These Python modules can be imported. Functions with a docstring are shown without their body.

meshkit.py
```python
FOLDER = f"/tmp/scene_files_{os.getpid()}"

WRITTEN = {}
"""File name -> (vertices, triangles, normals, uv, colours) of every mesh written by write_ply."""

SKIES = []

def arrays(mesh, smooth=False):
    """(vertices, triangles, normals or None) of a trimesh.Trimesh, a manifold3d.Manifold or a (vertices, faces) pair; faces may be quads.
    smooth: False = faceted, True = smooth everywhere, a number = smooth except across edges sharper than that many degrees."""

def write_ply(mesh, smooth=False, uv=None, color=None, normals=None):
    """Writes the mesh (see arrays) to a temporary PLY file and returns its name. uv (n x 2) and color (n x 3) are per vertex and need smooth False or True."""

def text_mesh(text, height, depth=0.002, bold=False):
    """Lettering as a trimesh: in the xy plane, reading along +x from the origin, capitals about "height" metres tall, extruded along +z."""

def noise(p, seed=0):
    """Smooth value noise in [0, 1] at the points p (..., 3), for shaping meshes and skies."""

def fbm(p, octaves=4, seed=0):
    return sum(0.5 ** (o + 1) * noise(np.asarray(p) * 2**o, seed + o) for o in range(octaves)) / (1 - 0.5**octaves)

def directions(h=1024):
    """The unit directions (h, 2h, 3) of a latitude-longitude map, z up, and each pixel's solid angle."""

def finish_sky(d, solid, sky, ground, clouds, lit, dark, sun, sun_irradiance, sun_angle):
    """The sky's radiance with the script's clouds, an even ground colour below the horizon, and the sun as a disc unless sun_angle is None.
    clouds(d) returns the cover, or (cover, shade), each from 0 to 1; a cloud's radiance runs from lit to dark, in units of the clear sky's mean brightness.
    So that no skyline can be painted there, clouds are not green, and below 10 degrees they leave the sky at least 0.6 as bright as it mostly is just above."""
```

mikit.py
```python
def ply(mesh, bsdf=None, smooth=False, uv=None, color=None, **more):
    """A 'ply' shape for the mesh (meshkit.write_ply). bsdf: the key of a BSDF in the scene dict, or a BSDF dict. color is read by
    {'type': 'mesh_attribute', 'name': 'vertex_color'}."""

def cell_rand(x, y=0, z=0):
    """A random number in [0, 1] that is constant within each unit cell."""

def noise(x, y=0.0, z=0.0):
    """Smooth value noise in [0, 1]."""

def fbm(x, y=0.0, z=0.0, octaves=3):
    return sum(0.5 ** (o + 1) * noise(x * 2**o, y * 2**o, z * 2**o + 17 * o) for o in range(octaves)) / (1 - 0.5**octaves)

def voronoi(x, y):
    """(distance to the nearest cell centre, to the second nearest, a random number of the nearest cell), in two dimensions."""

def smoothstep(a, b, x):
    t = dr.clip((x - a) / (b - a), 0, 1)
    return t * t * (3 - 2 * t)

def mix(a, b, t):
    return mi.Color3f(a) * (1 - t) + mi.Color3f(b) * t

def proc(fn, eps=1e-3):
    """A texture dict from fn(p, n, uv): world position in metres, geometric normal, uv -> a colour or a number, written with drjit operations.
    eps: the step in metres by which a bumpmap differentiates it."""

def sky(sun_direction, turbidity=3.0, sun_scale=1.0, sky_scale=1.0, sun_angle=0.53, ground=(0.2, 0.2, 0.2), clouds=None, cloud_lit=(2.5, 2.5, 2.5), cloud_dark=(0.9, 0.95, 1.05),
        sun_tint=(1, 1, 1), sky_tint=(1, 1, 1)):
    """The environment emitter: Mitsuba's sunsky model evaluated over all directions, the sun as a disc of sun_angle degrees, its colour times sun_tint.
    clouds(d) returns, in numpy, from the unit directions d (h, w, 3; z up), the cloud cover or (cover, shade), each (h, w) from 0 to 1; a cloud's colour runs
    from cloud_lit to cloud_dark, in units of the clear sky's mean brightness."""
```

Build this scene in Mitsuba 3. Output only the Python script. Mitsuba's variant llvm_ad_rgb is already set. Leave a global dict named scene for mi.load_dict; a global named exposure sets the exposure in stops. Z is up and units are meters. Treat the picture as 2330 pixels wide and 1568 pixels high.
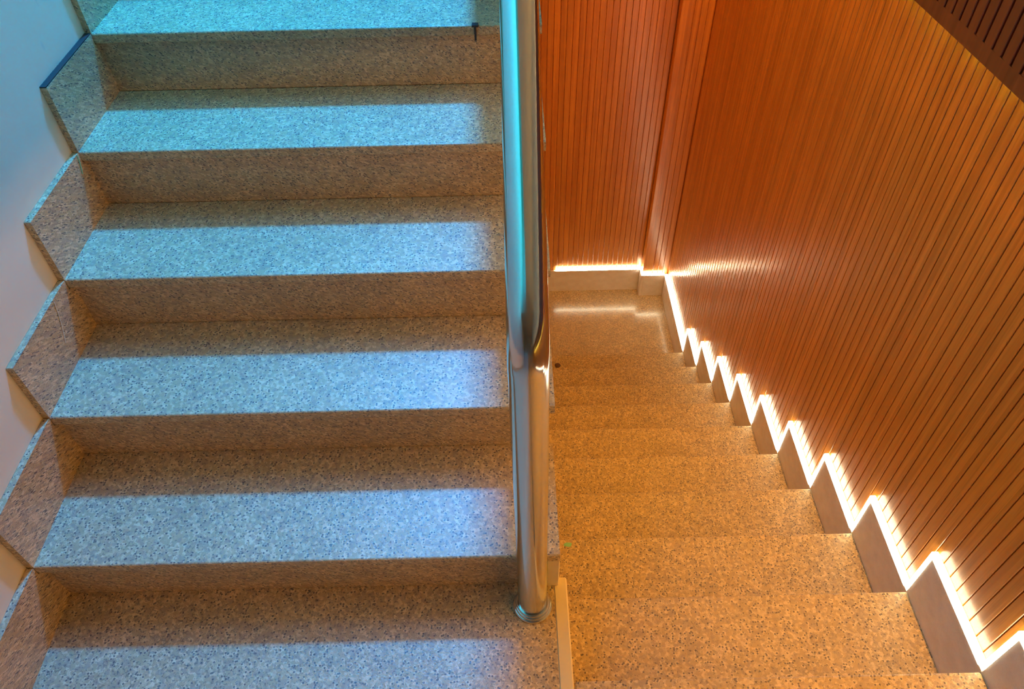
import math
import numpy as np
import trimesh
import mitsuba as mi
import drjit as dr
import mikit
import meshkit
from shapely.geometry import Polygon

T = mi.ScalarTransform4f
scene, labels = {}, {}

# ------------------------------------------------------------------ camera
F_PIX, PITCH, YAW, ROLL = 1721.7, 0.8141, 0.0019, 0.0206
CAM = np.array([0.0, 0.0, 1.599])
cp, sp, cy, sy, cr, sr = math.cos(PITCH), math.sin(PITCH), math.cos(YAW), math.sin(YAW), math.cos(ROLL), math.sin(ROLL)
e1 = np.array([cy, -sy, 0.0])
e2 = np.array([sp * sy, sp * cy, cp])
fwd = np.array([cp * sy, cp * cy, -sp])
right, up = cr * e1 - sr * e2, sr * e1 + cr * e2
M = np.eye(4)
M[:3, 0], M[:3, 1], M[:3, 2], M[:3, 3] = -right, up, fwd, CAM
scene['camera'] = {'type': 'perspective', 'fov': math.degrees(2 * math.atan(2330 / 2 / F_PIX)), 'fov_axis': 'x',
                   'near_clip': 0.02, 'far_clip': 60.0, 'to_world': T(M.tolist())}

# ------------------------------------------------------------------ light
exposure = 0.0
BLUE = np.array([0.0, 0.56, 1.75]) * 1320.0      # ceiling lamp over the upper landing
COVE = np.array([1.0, 0.40, 0.035]) * 430.0        # amber strip hidden in the cove of the wood wall
LED = np.array([1.0, 0.98, 0.68]) * 9.5
WINDOW_FILL = np.array([0.02, 0.56, 0.95]) * 13.0        # added unseen window glow that washes the upper left wall blue          # zigzag strip on the skirting
SOFT_FILL = np.array([0.2, 0.5, 1.3]) * 34.0         # added unseen panel that softens the shadows on the left treads
FILL_UPLIGHT = np.array([1.0, 0.72, 0.38]) * 17.0       # added unseen strip, brightens the plaster mirrored in the handrail
LAMP_POS = (-0.20, 3.75, 4.55)
LAMP_SIZE = (0.22, 0.33)


def emitter(c, w=1.0):
    return {'type': 'area', 'radiance': {'type': 'rgb', 'value': [float(v) for v in c]}, 'sampling_weight': float(w)}


# ------------------------------------------------------------------ dimensions
XS, XWL = -0.997, -1.012                # face of the left skirting, left wall
YL0, DL, RL, NL = 0.754, 0.2655, 0.16, 7    # nosing of the first step up, going, rise, steps
XE = 0.092                              # open end of the upper treads
XR, XWOOD = 0.951, 0.968                # face of the right skirting, wood
YR0, DR, RR, ZR0, NR = 0.8137, 0.252, 0.165, -0.17, 9
ZLOW = ZR0 - NR * RR                    # lower landing
YB, YP, XP = 3.530, 3.471, 0.806        # skirting faces of the back wall, of the corner pillar; side of the pillar
XIN = 0.06                              # wall under the upper flight
PITCH_R, PITCH_B = 0.0333, 0.0304       # slat pitch


def zf(y):                              # underside of the fascia that hides the cove
    return 0.932 - 0.041 * (y - 1.171)


# ------------------------------------------------------------------ materials
def P(p):
    return p.x, p.y, p.z


def granite_color(p, n, uv):
    a, b = p.x + 0.71 * p.z, p.y + 1.31 * p.z
    d1, d2, c1 = mikit.voronoi(a * 175, b * 175)
    e1_, e2_, c2 = mikit.voronoi(a * 120 + 7.3, b * 120 - 3.1)
    f = mikit.fbm(p.x * 320, p.y * 320, p.z * 320, octaves=2)
    big = mikit.fbm(p.x * 14, p.y * 14, p.z * 14, octaves=3)
    c = mikit.mix((0.45, 0.325, 0.165), (0.66, 0.51, 0.30), mikit.smoothstep(0.35, 0.85, c1 * 0.7 + f * 0.4))
    c = mikit.mix(c, (0.34, 0.25, 0.17), mikit.smoothstep(0.60, 0.85, c2) * 0.6)
    c = mikit.mix(c, (0.09, 0.07, 0.06), mikit.smoothstep(0.80, 0.86, c1) * mikit.smoothstep(0.55, 0.25, d1) * 0.85)
    c = mikit.mix(c, (0.10, 0.08, 0.06), mikit.smoothstep(0.60, 0.72, f) * 0.52)
    return c * (0.86 + 0.28 * big)


def granite_bump(p, n, uv):
    return mikit.fbm(p.x * 330, p.y * 330, p.z * 330, octaves=2) * 0.0005


def granite(rough, spec):
    return {'type': 'twosided', 'bsdf': {'type': 'bumpmap', 'arbitrary': mikit.proc(granite_bump, 4e-4), 'scale': 1.0,
            'bsdf': {'type': 'principled', 'base_color': mikit.proc(granite_color), 'roughness': rough, 'specular': spec}}}


def wood_color(p, n, uv):
    k = dr.floor((p.y - 0.0112) / PITCH_R)
    k2 = dr.floor((p.x - 0.814) / PITCH_B)
    r = mikit.cell_rand(k, k2, 5)
    g = mikit.fbm(p.x * 90 + r * 9, p.y * 90 + r * 31, p.z * 2.2, octaves=3)
    g2 = mikit.noise(p.x * 500, p.y * 500, p.z * 9)
    c = mikit.mix((0.44, 0.138, 0.012), (0.55, 0.200, 0.024), mikit.smoothstep(0.25, 0.75, g))
    c = mikit.mix(c, (0.30, 0.07, 0.008), mikit.smoothstep(0.62, 0.85, g2) * 0.22)
    return c * (0.90 + 0.20 * r)


def shaded_wood_color(p, n, uv):  # redder wood of the upper panelling, with its shade put into the colour
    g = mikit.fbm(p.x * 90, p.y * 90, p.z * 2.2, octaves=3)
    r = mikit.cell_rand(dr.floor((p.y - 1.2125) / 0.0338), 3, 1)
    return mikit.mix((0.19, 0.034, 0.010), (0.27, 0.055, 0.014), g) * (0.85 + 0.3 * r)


def plaster_color(p, n, uv):
    a = mikit.fbm(p.x * 5, p.y * 5, p.z * 5, octaves=4)
    s = mikit.noise(p.x * 60 + 3, p.y * 60, p.z * 14)
    c = mikit.mix((0.64, 0.57, 0.41), (0.72, 0.65, 0.48), a)
    return mikit.mix(c, (0.44, 0.42, 0.39), mikit.smoothstep(0.88, 0.97, s) * 0.5)


def pale_stone(p, n, uv):
    a = mikit.fbm(p.x * 40, p.y * 40, p.z * 40, octaves=4)
    f = mikit.fbm(p.x * 420, p.y * 420, p.z * 420, octaves=2)
    return mikit.mix((0.60, 0.53, 0.46), (0.72, 0.66, 0.59), a) * (0.92 + 0.16 * f)


def cream_color(p, n, uv):
    a = mikit.fbm(p.x * 30, p.y * 12, p.z * 30, octaves=3)
    return mikit.mix((0.66, 0.55, 0.34), (0.76, 0.66, 0.45), a)


scene['mat_granite'] = granite(0.42, 0.45)
scene['mat_granite_polished'] = {'type': 'twosided', 'bsdf': {'type': 'principled', 'base_color': mikit.proc(granite_color), 'roughness': 0.22, 'specular': 0.5, 'clearcoat': 1.0, 'clearcoat_gloss': 0.985}}
wood_tex = mikit.proc(wood_color)
scene['mat_wood'] = {'type': 'twosided', 'bsdf': {'type': 'blendbsdf', 'weight': 0.6,          # satin varnish: a broad and a narrow lobe
                     'first': {'type': 'principled', 'base_color': wood_tex, 'roughness': 0.40, 'specular': 0.9},
                     'second': {'type': 'principled', 'base_color': wood_tex, 'roughness': 0.22, 'specular': 0.9}}}
shaded_tex = mikit.proc(shaded_wood_color)
scene['mat_wood_shaded'] = {'type': 'twosided', 'bsdf': {'type': 'principled', 'base_color': shaded_tex, 'roughness': 0.4, 'specular': 0.5}}
scene['mat_plaster'] = {'type': 'twosided', 'bsdf': {'type': 'principled', 'base_color': mikit.proc(plaster_color), 'roughness': 0.7, 'specular': 0.25}}
scene['mat_ceiling'] = {'type': 'twosided', 'bsdf': {'type': 'principled', 'base_color': {'type': 'rgb', 'value': [0.26, 0.20, 0.13]}, 'roughness': 0.8, 'specular': 0.2}}
scene['mat_skirting_pale'] = {'type': 'twosided', 'bsdf': {'type': 'principled', 'base_color': mikit.proc(pale_stone), 'roughness': 0.35, 'specular': 0.45}}
scene['mat_cream'] = {'type': 'twosided', 'bsdf': {'type': 'principled', 'base_color': mikit.proc(cream_color), 'roughness': 0.55, 'specular': 0.3}}
scene['mat_steel'] = {'type': 'twosided', 'bsdf': {'type': 'principled', 'base_color': {'type': 'rgb', 'value': [0.74, 0.73, 0.71]}, 'metallic': 1.0, 'roughness': 0.13}}
scene['mat_black'] = {'type': 'twosided', 'bsdf': {'type': 'principled', 'base_color': {'type': 'rgb', 'value': [0.02, 0.02, 0.022]}, 'roughness': 0.5}}
scene['mat_rubber'] = {'type': 'twosided', 'bsdf': {'type': 'principled', 'base_color': {'type': 'rgb', 'value': [0.10, 0.045, 0.015]}, 'roughness': 0.45}}
scene['mat_green'] = {'type': 'twosided', 'bsdf': {'type': 'principled', 'base_color': {'type': 'rgb', 'value': [0.22, 0.55, 0.33]}, 'roughness': 0.5}}
scene['mat_thread'] = {'type': 'twosided', 'bsdf': {'type': 'principled', 'base_color': {'type': 'rgb', 'value': [0.7, 0.68, 0.6]}, 'roughness': 0.6}}
scene['mat_white'] = {'type': 'twosided', 'bsdf': {'type': 'principled', 'base_color': {'type': 'rgb', 'value': [0.75, 0.75, 0.74]}, 'roughness': 0.5}}

# ------------------------------------------------------------------ helpers
used = set()


def numbered(key):
    if key not in used:
        used.add(key)
        return key
    n = 1
    while f'{key}_{n:03d}' in used:
        n += 1
    key = f'{key}_{n:03d}'
    used.add(key)
    return key


def obj(name, mesh, mat, parent=None, smooth=False, **more):
    key = numbered(f'{parent}__{name}' if parent else name)
    scene[key] = mikit.ply(mesh, mat, smooth=smooth, **more)
    return key


def copy(name, shape, parent, to_world):
    key = numbered(f'{parent}__{name}')
    scene[key] = {**shape, 'to_world': to_world}
    return key


def thing(name, label, category, group=None):
    key = numbered(name)
    labels[key] = {'label': label, 'category': category}
    if group:
        labels[key]['group'] = group
    return key


def struct(name, label):
    key = numbered(name)
    labels[key] = {'label': label, 'category': name.split('_')[0], 'kind': 'structure'}
    return key


def box(x0, x1, y0, y1, z0, z1):
    b = trimesh.creation.box((x1 - x0, y1 - y0, z1 - z0))
    b.apply_translation(((x0 + x1) / 2, (y0 + y1) / 2, (z0 + z1) / 2))
    return b


def extrude_x(poly_yz, x0, x1):
    """A polygon in (y, z), extruded along x."""
    m = trimesh.creation.extrude_polygon(Polygon(poly_yz).buffer(0), x1 - x0, engine='earcut')
    v = m.vertices.copy()
    m.vertices = np.stack([v[:, 2] + x0, v[:, 0], v[:, 1]], 1)
    m.invert() if m.volume < 0 else None
    return m


def extrude_y(poly_xz, y0, y1):
    m = trimesh.creation.extrude_polygon(Polygon(poly_xz).buffer(0), y1 - y0, engine='earcut')
    v = m.vertices.copy()
    m.vertices = np.stack([v[:, 0], v[:, 2] + y0, v[:, 1]], 1)
    m.invert() if m.volume < 0 else None
    return m


def bevel_box(x0, x1, y0, y1, z0, z1, b):
    """A box with all edges chamfered by b (the hull of its 24 points)."""
    pts = []
    for x, sx in ((x0, 1), (x1, -1)):
        for y, sy_ in ((y0, 1), (y1, -1)):
            for z, sz in ((z0, 1), (z1, -1)):
                pts += [(x + sx * b, y + sy_ * b, z), (x + sx * b, y, z + sz * b), (x, y + sy_ * b, z + sz * b)]
    return trimesh.convex.convex_hull(np.array(pts))


def arc(cx, cz, r, a0, a1, n=6):
    return [(cx + r * math.cos(a), cz + r * math.sin(a)) for a in np.radians(np.linspace(a0, a1, n))]


def tube(path, r, sides=48):
    path = np.asarray(path, float)
    t = np.gradient(path, axis=0)
    t /= np.linalg.norm(t, axis=1, keepdims=True)
    ang = np.arange(sides) * 2 * math.pi / sides
    xax = np.array([1.0, 0, 0])
    V, Fc = [], []
    for p, d in zip(path, t):
        u = xax - d * np.dot(xax, d)
        u /= np.linalg.norm(u)
        w = np.cross(d, u)
        V.append(p + r * (np.cos(ang)[:, None] * u + np.sin(ang)[:, None] * w))
    n = len(path)
    for i in range(n - 1):
        for k in range(sides):
            a, b = i * sides + k, i * sides + (k + 1) % sides
            Fc += [(a, b, b + sides), (a, b + sides, a + sides)]
    V = np.vstack(V + [path[:1], path[-1:]])
    c0, c1 = n * sides, n * sides + 1
    for k in range(sides):
        k2 = (k + 1) % sides
        Fc += [(c0, k2, k), (c1, (n - 1) * sides + k, (n - 1) * sides + k2)]
    return trimesh.Trimesh(V, np.array(Fc), process=False)


# ------------------------------------------------------------------ setting: shell
w = struct('wall_left', 'white plastered wall along the stairs going up')
obj('plaster', box(XWL - 0.12, XWL, -1.6, 4.2, -0.3, 4.7), 'mat_plaster', w)

# upper storey round the stairwell (outside the frame; closes the place and carries the lamp)
c = struct('ceiling', 'plain pale ceiling above the stairwell')
obj('slab', box(-1.13, 1.1, 0.25, 4.2, 4.7, 4.82), 'mat_ceiling', c)
obj('lower_slab', box(-1.13, 1.1, -1.6, 0.35, 2.40, 2.56), 'mat_ceiling', c)
obj('front', box(-1.13, 1.1, 0.20, 0.25, 2.56, 4.82), 'mat_ceiling', c)
# the next flight up runs above the stairs going down; its soffit shades them from the blue lamp
soff = [(2.70, 1.10), (0.34, 2.42), (0.34, 2.60), (2.70, 1.30)]
obj('soffit', extrude_x(soff, -0.105, 0.967), 'mat_plaster', c)
obj('upper_landing', box(-1.012, 0.967, 2.66, 4.2, 1.10, 1.28), 'mat_plaster', c)
w = struct('wall_back', 'wood slat wall across the lower landing')
obj('upper_plaster', box(-1.13, 1.1, 4.08, 4.2, 1.28, 4.7), 'mat_ceiling', w)
WB = w
w = struct('wall_front', 'plain plaster wall behind the viewer')
obj('plaster', box(-1.13, 1.1, -1.72, -1.6, -0.3, 2.5), 'mat_ceiling', w)

# ------------------------------------------------------------------ floors
f = struct('floor', 'speckled granite landing at the foot of the stairs going up')
obj('slab', box(XS, 0.085, -1.6, 0.776, -0.14, 0.0), 'mat_granite', f)
obj('slab', box(0.085, XR, -1.6, YR0 - DR - 0.0425, -0.14, ZR0 + RR - 0.026), 'mat_granite', f)
obj('nosing_slab', bevel_box(0.114, XR, -1.6, YR0 - DR, ZR0 + RR - 0.026, ZR0 + RR, 0.004), 'mat_granite', f)
k = obj('edging', bevel_box(0.083, 0.113, YR0 - DR - 0.03, 0.786, -0.1692, 0.002, 0.003), 'mat_cream', f)
labels[k] = {'label': 'cream painted edge of the landing'}
k = obj('edging', bevel_box(0.066, 0.094, 0.766, 0.800, 0.0, RL - 0.029, 0.002), 'mat_cream', f)
labels[k] = {'label': 'cream painted end of the lowest riser'}
k = obj('paint_smear', bevel_box(0.058, 0.0665, 0.762, 0.778, 0.0, RL - 0.04, 0.002), 'mat_green', f)
labels[k] = {'label': 'pale green strip beside the cream riser end'}
f2 = struct('floor', 'polished granite floor of the lower landing')
obj('slab', box(XIN, XR, YR0 + (NR - 1) * DR - 0.02, YB, ZLOW - 0.12, ZLOW), 'mat_granite_polished', f2)

# wall under the upper flight
w = struct('wall_inner', 'plaster wall between the two flights under the upper treads')
prof = [(0.80, ZLOW - 0.1), (0.80, 0.13)]
for j in range(NL):
    y = YL0 + j * DL + 0.0425
    prof += [(y, RL * (j + 1) - 0.03), (y + DL, RL * (j + 1) - 0.03)]
prof += [(2.70, 1.09), (3.54, 1.09), (3.54, ZLOW - 0.1)]
obj('plaster', extrude_x(prof, XIN - 0.09, XIN), 'mat_plaster', w)

# ------------------------------------------------------------------ stairs going up
st = thing('staircase', 'speckled granite staircase going up on the left, its treads washed in blue light', 'staircase')


def tread_profile(depth, thick, r, front):
    """Side view of a tread slab, nosing rounded, top at 0, nosing at y = 0; front = +1 when the slab runs to +y."""
    pts = arc(r, -r, r, 90, 180, 5) + arc(r, -thick + r, r, 180, 270, 5)
    pts += [(depth, -thick), (depth, 0.0)]
    return [(front * y, z) for y, z in pts]


tp = extrude_x(tread_profile(DL + 0.022, 0.026, 0.006, 1), XS, XE)
tread_shape = mikit.ply(tp, 'mat_granite', smooth=35)
riser_shape = mikit.ply(box(XS, 0.068, 0.0, 0.02, 0.0, RL - 0.026), 'mat_granite')
for j in range(NL):
    y = YL0 + j * DL
    copy('tread', tread_shape, st, T().translate([0, y, RL * (j + 1)]))
    copy('riser', riser_shape, st, T().translate([0, y + 0.020, RL * j + 0.0015]))

b = struct('baseboard_left', 'stepped granite skirting on the left wall')
for j in range(-1, NL):
    y0, y1 = (YL0 + j * DL, YL0 + (j + 1) * DL) if j >= 0 else (-1.6, YL0)
    z0, z1 = RL * (j + 1) - 0.02, RL * (j + 2)
    z0 += 0.016
    a, e = y0 + 0.0008, y1 - 0.0008
    obj('skirting_slab', extrude_x([(a, z0), (y1 + 0.0215, z0), (y1 + 0.0215, z1 - 0.027), (e, z1 - 0.027), (e, z1 - 0.0015), (e - 0.0015, z1), (a + 0.0015, z1), (a, z1 - 0.0015)],
                                   XWL + 0.0005, XS), 'mat_granite', b)

k = obj('sealant_joint', box(XWL, XS - 0.0008, YL0 + 3 * DL + 0.001, YL0 + 4 * DL - 0.001, 5 * RL, 5 * RL + 0.0025), 'mat_black', b)
labels[k] = {'label': 'dark open joint along the top of one skirting slab'}

# ------------------------------------------------------------------ stairs going down
sd = thing('staircase', 'tan speckled granite staircase going down on the right beside the light strip', 'staircase')
tp = extrude_x(tread_profile(DR + 0.02, 0.026, 0.006, -1), XIN + 0.001, XR)
tread_shape2 = mikit.ply(tp, 'mat_granite', smooth=35)
riser_shape2 = mikit.ply(box(XIN + 0.001, XR, -0.02, 0.0, 0.0, RR - 0.026), 'mat_granite')
for kk in range(-1, NR):
    y, z = YR0 + kk * DR, ZR0 - kk * RR
    if kk >= 0:
        copy('tread', tread_shape2, sd, T().translate([0, y, z]))
    copy('riser', riser_shape2, sd, T().translate([0, y - 0.02, z - RR]))

b = struct('baseboard_right', 'stepped granite skirting under the zigzag light strip')
for kk in range(-1, NR + 1):
    z0, z1 = ZR0 - kk * RR - 0.004, ZR0 - (kk - 1) * RR
    y0, y1 = YR0 + (kk - 1) * DR, YR0 + kk * DR
    if kk == -1:
        y0 = -1.6
    if kk == NR:
        y1 = YP + 0.016
    a, e, near = y0 + 0.0008, y1 - 0.0008, (y0 - 0.042 if kk > -1 else y0)
    obj('skirting_slab', extrude_x([(near, z0), (e, z0), (e, z1 - 0.0015), (e - 0.0015, z1), (a + 0.0015, z1), (a, z1 - 0.0015), (a, z1 - 0.0275), (near, z1 - 0.0275)],
                                   XR, XWOOD + 0.004), 'mat_skirting_pale', b)
b = struct('baseboard_back', 'granite skirting round the lower landing')
ZL = ZLOW + RR
obj('skirting_slab', bevel_box(XIN, XP, YB, YB + 0.016, ZLOW - 0.02, ZL, 0.0015), 'mat_skirting_pale', b)
obj('skirting_slab', bevel_box(XP, XP + 0.016, YP, YB + 0.016, ZLOW - 0.02, ZL, 0.0015), 'mat_skirting_pale', b)
obj('skirting_slab', bevel_box(XP + 0.016, XR, YP, YP + 0.016, ZLOW - 0.02, ZL, 0.0015), 'mat_skirting_pale', b)

# ------------------------------------------------------------------ wood walls


def slat_x(pitch, gap, depth, length):
    """A vertical slat facing -x: its face at x = 0, centred on y, from z = 0 to length, the face edges chamfered."""
    h, c_ = pitch / 2 - gap / 2, 0.0012
    poly = Polygon([(0, -h + c_), (c_, -h), (depth, -h), (depth, h), (c_, h), (0, h - c_)])
    return trimesh.creation.extrude_polygon(poly, length, engine='earcut')


w = struct('wall_right', 'varnished orange brown wood slat wall along the stairs going down')
obj('backing', box(XWOOD + 0.0055, XWOOD + 0.13, -1.6, 4.2, ZLOW - 0.2, 4.7), 'mat_wood', w)
ZTOP = 1.02
s_low = mikit.ply(slat_x(PITCH_R, 0.0026, 0.0055, ZTOP - ZLOW + 0.1), 'mat_wood')
Y_G = 1.1658                                     # one groove of the wall
i0, i1 = math.ceil((-0.80 - Y_G) / PITCH_R), math.floor((YP + 0.010 - Y_G) / PITCH_R)
for i in range(i0, i1):
    copy('slat', s_low, w, T().translate([XWOOD, Y_G + (i + 0.5) * PITCH_R, ZLOW - 0.1]))

# upper panelling: stands proud of the wall, a cove with the amber strip behind its lower rail
XF, DF = 0.882, 0.018
rail_y = (-1.2, 3.40)


def sloped(x0, x1, za, zb, ys=rail_y):
    m = box(x0, x1, ys[0], ys[1], 0, 1)
    v = m.vertices.copy()
    v[:, 2] = np.where(v[:, 2] > 0.5, zf(v[:, 1]) + zb, zf(v[:, 1]) + za)
    m.vertices = v
    return m
obj('lower_rail', sloped(XF, XF + DF, 0.0, 0.031), 'mat_wood_shaded', w)
obj('panel_backing', sloped(XF + 0.009, XF + DF, 0.031, 0.36), 'mat_wood_shaded', w)
obj('cove_lid', sloped(XF + DF, XWOOD + 0.01, 0.05, 0.065), 'mat_wood', w)
obj('top_ledge', sloped(XF + DF, XWOOD + 0.01, 0.33, 0.345), 'mat_wood_shaded', w)
obj('upper_plaster', box(XWOOD - 0.004, XWOOD + 0.012, -1.6, 4.2, 1.20, 4.7), 'mat_plaster', w)
s_up = mikit.ply(slat_x(0.0338, 0.006, 0.009, 0.329), 'mat_wood_shaded')
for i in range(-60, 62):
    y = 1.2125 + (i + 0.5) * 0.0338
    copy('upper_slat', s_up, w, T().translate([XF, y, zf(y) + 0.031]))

# back wall: slats, corner pillar
obj('backing', box(-1.0, 1.1, YB + 0.0215, YB + 0.15, ZLOW - 0.2, 1.1), 'mat_wood', WB)
h_ = slat_x(PITCH_B, 0.0026, 0.0055, 1.1 - ZLOW + 0.1)
h_.apply_transform(trimesh.transformations.rotation_matrix(math.pi / 2, (0, 0, 1)))      # now faces -y
s_back = mikit.ply(h_, 'mat_wood')
YBW, YPW = YB + 0.016, YP + 0.016
for i in range(25):
    x = 0.814 - (i + 0.5) * PITCH_B
    copy('slat', s_back, WB, T().translate([x, YBW, ZLOW - 0.1]))
pl = obj('corner_pillar', box(XP + 0.010, 0.99, YPW + 0.0055, YB + 0.03, ZLOW - 0.1, 1.1), 'mat_wood', WB)
obj('corner_board', bevel_box(XP + 0.010, 0.8735, YPW - 0.001, YPW + 0.012, ZLOW - 0.1, 1.1, 0.002), 'mat_wood', WB)
for i in range(3):
    copy('slat', s_back, WB, T().translate([0.876 + (i + 0.5) * PITCH_B, YPW, ZLOW - 0.1]))

# ------------------------------------------------------------------ light strips
LH, LW = 0.012, 0.0165
led = thing('light_strip', 'bright white zigzag light strip stepping down along the right skirting', 'light strip')
x0, x1 = XR - 0.003, XR - 0.003 + LW
for kk in range(-1, NR + 1):
    zt = ZR0 - (kk - 1) * RR
    y0, y1 = YR0 + (kk - 1) * DR + (0.012 if kk > -1 else 0), YR0 + kk * DR
    if kk == -1:
        y0 = -0.6
    if kk == NR:
        y1 = YP + 0.001
    obj('level_run', bevel_box(x0, x1, y0, y1 + (LH if kk < NR else 0), zt, zt + LH, 0.002), 'mat_white', led, emitter=emitter(LED, 0.6))
    if kk < NR:
        obj('upright_run', bevel_box(x0, x1, y1, y1 + LH, ZR0 - kk * RR + LH, zt, 0.002), 'mat_white', led, emitter=emitter(LED, 0.5))
led2 = thing('light_strip', 'straight bright light strip with one jog on the skirting of the far wall', 'light strip')
obj('level_run', bevel_box(0.287, XP, YB - 0.002, YB + 0.012, ZL, ZL + LH, 0.002), 'mat_white', led2, emitter=emitter(LED * 2.6, 0.8))
obj('level_run', bevel_box(XP, XP + 0.010, YP, YB + 0.0155, ZL, ZL + LH, 0.002), 'mat_white', led2, emitter=emitter(LED * 2.6, 0.3))
obj('level_run', bevel_box(XP + 0.010, x0, YP - 0.002, YP + 0.012, ZL, ZL + LH, 0.002), 'mat_white', led2, emitter=emitter(LED * 2.6, 0.4))

cv = thing('light_strip', 'amber light strip hidden in the cove under the shaded upper panelling', 'light strip')
th, wd = math.radians(22), 0.006
def cove_strip():
    ys = np.array([-0.9, 3.38])
    V = []
    for y in ys:
        z = zf(y) + 0.0062
        xc = 0.951
        a = (xc - wd / 2 * math.cos(th), z + wd / 2 * math.sin(th))
        b_ = (xc + wd / 2 * math.cos(th), z - wd / 2 * math.sin(th))
        nrm = (math.sin(th), math.cos(th))
        V += [(a[0], y, a[1]), (b_[0], y, b_[1]), (b_[0] + nrm[0] * 0.002, y, b_[1] + nrm[1] * 0.002), (a[0] + nrm[0] * 0.002, y, a[1] + nrm[1] * 0.002)]
    return np.array(V)
V = cove_strip()
fc = np.array([[0, 1, 5], [0, 5, 4]])
mesh = trimesh.Trimesh(V, fc, process=False)
if mesh.face_normals[0][2] > 0:
    mesh.invert()
obj('emitting_face', mesh, 'mat_white', cv, emitter=emitter(COVE, 8))
hs = V.copy()
tape = trimesh.convex.convex_hull(np.vstack([hs[[2, 3, 6, 7]], hs[[0, 1, 4, 5]] + [0, 0, 0.0006]]))
obj('tape', tape, 'mat_white', cv)

wn = struct('window_added_1', 'added unseen upper window whose blue glow washes the wall across the stairs')
wy0, wy1, wz0, wz1, xw_ = 0.45, 1.6, 3.0, 4.4, XWOOD - 0.004
pm = trimesh.Trimesh([(xw_ - 0.012, wy0, wz0), (xw_ - 0.012, wy1, wz0), (xw_ - 0.012, wy1, wz1), (xw_ - 0.012, wy0, wz1)], [[0, 2, 1], [0, 3, 2]], process=False)
if pm.face_normals[0][0] > 0:
    pm.invert()
obj('pane', pm, 'mat_white', wn, emitter=emitter(WINDOW_FILL, 6))  # added glow, lights the upper left wall and the rail
for a in ((wy0 - 0.06, wy1 + 0.06, wz0 - 0.06, wz0), (wy0 - 0.06, wy1 + 0.06, wz1, wz1 + 0.06), (wy0 - 0.06, wy0, wz0, wz1), (wy1, wy1 + 0.06, wz0, wz1), (0.995, 1.055, wz0, wz1)):
    obj('frame', box(xw_ - 0.05, xw_ + 0.001, *a), 'mat_white', wn)

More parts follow.
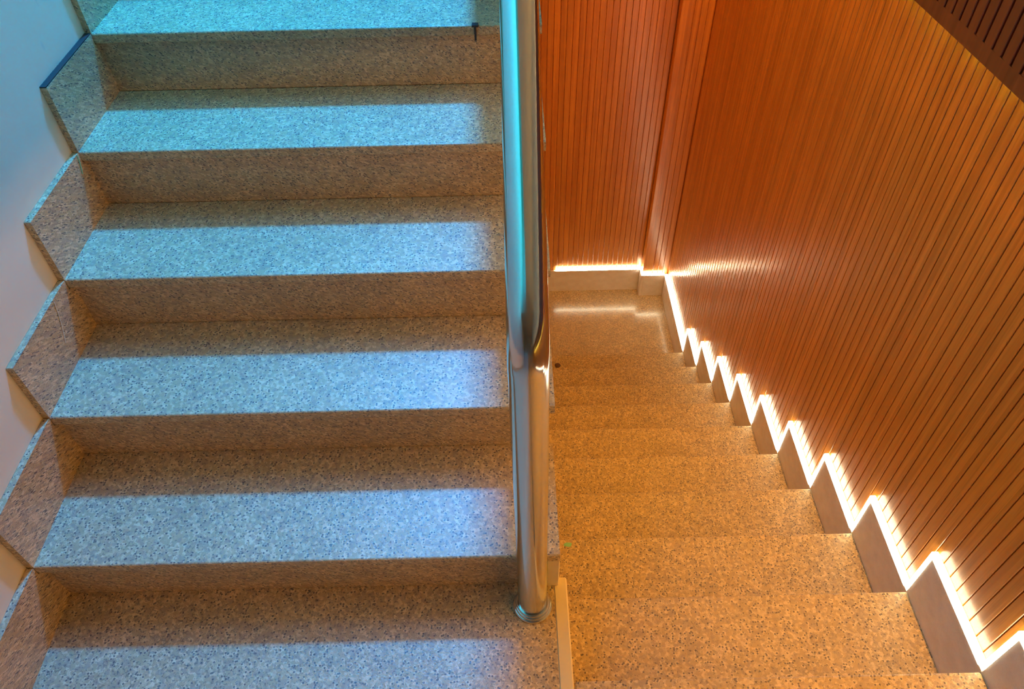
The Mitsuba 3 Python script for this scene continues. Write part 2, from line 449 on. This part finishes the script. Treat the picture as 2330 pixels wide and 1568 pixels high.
up = thing('light_strip', 'added unseen warm fill strip on the ledge on top of the shaded upper panelling', 'light strip')
um = sloped(XF + DF + 0.018, XF + DF + 0.038, 0.3455, 0.349, (-1.2, 2.1))
obj('emitting_face', um, 'mat_white', up, emitter=emitter(FILL_UPLIGHT, 5))  # added fill, lights the plaster that the rail reflects

lamp = thing('ceiling_lamp', 'rectangular blue ceiling lamp above the upper landing', 'lamp')
lx, ly, lz = LAMP_POS
sx_, s_ = LAMP_SIZE[0] / 2, LAMP_SIZE[1] / 2
obj('housing', bevel_box(lx - sx_ - 0.02, lx + sx_ + 0.02, ly - s_ - 0.02, ly + s_ + 0.02, lz + 0.002, 4.7, 0.006), 'mat_white', lamp)
dm = trimesh.Trimesh([(lx - sx_, ly - s_, lz), (lx + sx_, ly - s_, lz), (lx + sx_, ly + s_, lz), (lx - sx_, ly + s_, lz)], [[0, 2, 1], [0, 3, 2]], process=False)
obj('diffuser', dm, 'mat_white', lamp, emitter=emitter(BLUE, 10))

# ------------------------------------------------------------------ handrail with its newel post
lamp2 = thing('ceiling_lamp', 'added unseen long dim blue fill panel in front of the brighter lamp', 'lamp')
ya, yb = 2.15, 3.45
obj('housing', bevel_box(lx - 0.15, lx + 0.15, ya - 0.03, yb + 0.03, lz + 0.002, 4.7, 0.006), 'mat_white', lamp2)
dm = trimesh.Trimesh([(lx - 0.12, ya, lz), (lx + 0.12, ya, lz), (lx + 0.12, yb, lz), (lx - 0.12, yb, lz)], [[0, 2, 1], [0, 3, 2]], process=False)
obj('diffuser', dm, 'mat_white', lamp2, emitter=emitter(SOFT_FILL, 7))  # added fill for a greyer shadow edge on the treads

hr = thing('handrail', 'polished stainless steel handrail bending down into a newel post beside the bottom step', 'handrail')
PB, PT, R = np.array([0.035, 0.722, 0.0]), np.array([0.024, 0.722, 0.83]), 0.0305
slope = math.atan2(RL, DL)
path = [PB + (PT - PB) * t for t in np.linspace(0, 1, 24)]
rb = 0.075                                      # bend from the post (up) into the rail (up and away)
turn = math.pi / 2 - slope
cut = rb * math.tan(turn / 2)
z_c = PT[2] - cut
path = [p for p in path if p[2] < z_c - 0.004]
cyc = PT[1] + rb
for a in np.linspace(0, turn, 14):
    path.append(np.array([PT[0], cyc - rb * math.cos(a), z_c + rb * math.sin(a)]))
d_ = np.array([0, math.cos(slope), math.sin(slope)])
end = path[-1]
path += [end + d_ * t for t in np.linspace(0.05, 1.75, 30)]
obj('pipe', tube(path, R), 'mat_steel', hr, smooth=40)


def ring(r1, z0, z1):
    """A flat round ring with a half-round rim."""
    h = (z1 - z0) / 2
    pr = [(0.02, z0), (r1 - h, z0)] + [(r1 - h + h * math.cos(a), z0 + h + h * math.sin(a)) for a in np.radians(np.linspace(-75, 75, 9))] + [(r1 - h, z1), (0.02, z1), (0.02, z0)]
    m = trimesh.creation.revolve(np.array(pr), sections=64)
    m.apply_translation((PB[0], PB[1], 0))
    return m


for r1, z0, z1 in ((0.0425, 0.0005, 0.0085), (0.0390, 0.0085, 0.0155), (0.0355, 0.0155, 0.0215)):
    obj('base_ring', ring(r1, z0, z1), 'mat_steel', hr, smooth=40)

# ------------------------------------------------------------------ small things
k = obj('clip', trimesh.util.concatenate([box(-0.078, -0.062, YL0 + 4 * DL - 0.0045, YL0 + 4 * DL + 0.012, 5 * RL - 0.002, 5 * RL + 0.0025),
                                          box(-0.0725, -0.0675, YL0 + 4 * DL - 0.0045, YL0 + 4 * DL - 0.001, 5 * RL - 0.035, 5 * RL - 0.001)]), 'mat_black')
labels[k] = {'label': 'small black T-shaped clip on the topmost visible step edge by the handrail', 'category': 'clip'}
stud = trimesh.creation.icosphere(subdivisions=3, radius=1.0)
stud.vertices = stud.vertices * [0.016, 0.016, 0.008]
stud.apply_translation((0.252, 2.751, ZR0 - 8 * RR + 0.001))
k = obj('stud', stud, 'mat_rubber', smooth=True)
labels[k] = {'label': 'small dark brown round stud near the left end of the farthest lower tread', 'category': 'stud'}



def thread(pts, r, mat):
    return obj('thread', tube(np.array(pts), r, 8), mat, smooth=True)


t_ = np.linspace(0, 1, 14)[:, None]
p0, p1 = np.array([XS + 0.0012, 1.219, 0.475]), np.array([XS + 0.0012, 1.180, 0.384])
k = thread(p0 + (p1 - p0) * t_ + np.hstack([0 * t_, 0.004 * np.sin(3 * t_), 0 * t_]), 0.0009, 'mat_thread')
labels[k] = {'label': 'pale thread clinging to the left granite skirting at mid height', 'category': 'thread'}
p0, p1 = np.array([XS + 0.002, 1.538, 0.641]), np.array([XS + 0.002, 1.527, 0.598])
k = thread(p0 + (p1 - p0) * t_ + np.hstack([0 * t_, 0.002 * np.sin(4 * t_), 0 * t_]), 0.0011, 'mat_green')
labels[k] = {'label': 'short pale green sliver at a step corner on the left wall', 'category': 'sliver'}
sm = trimesh.creation.icosphere(subdivisions=3, radius=1.0)
sm.vertices = sm.vertices * [0.011, 0.007, 0.0012] * (0.75 + 0.5 * meshkit.noise(sm.vertices * 2.1, 3))[:, None]
sm.apply_translation((0.147, 1.048, ZR0 - RR))
k = obj('paint_spot', sm, 'mat_green', smooth=True)
labels[k] = {'label': 'small pale green paint spot on the left end of a lower tread', 'category': 'paint spot'}
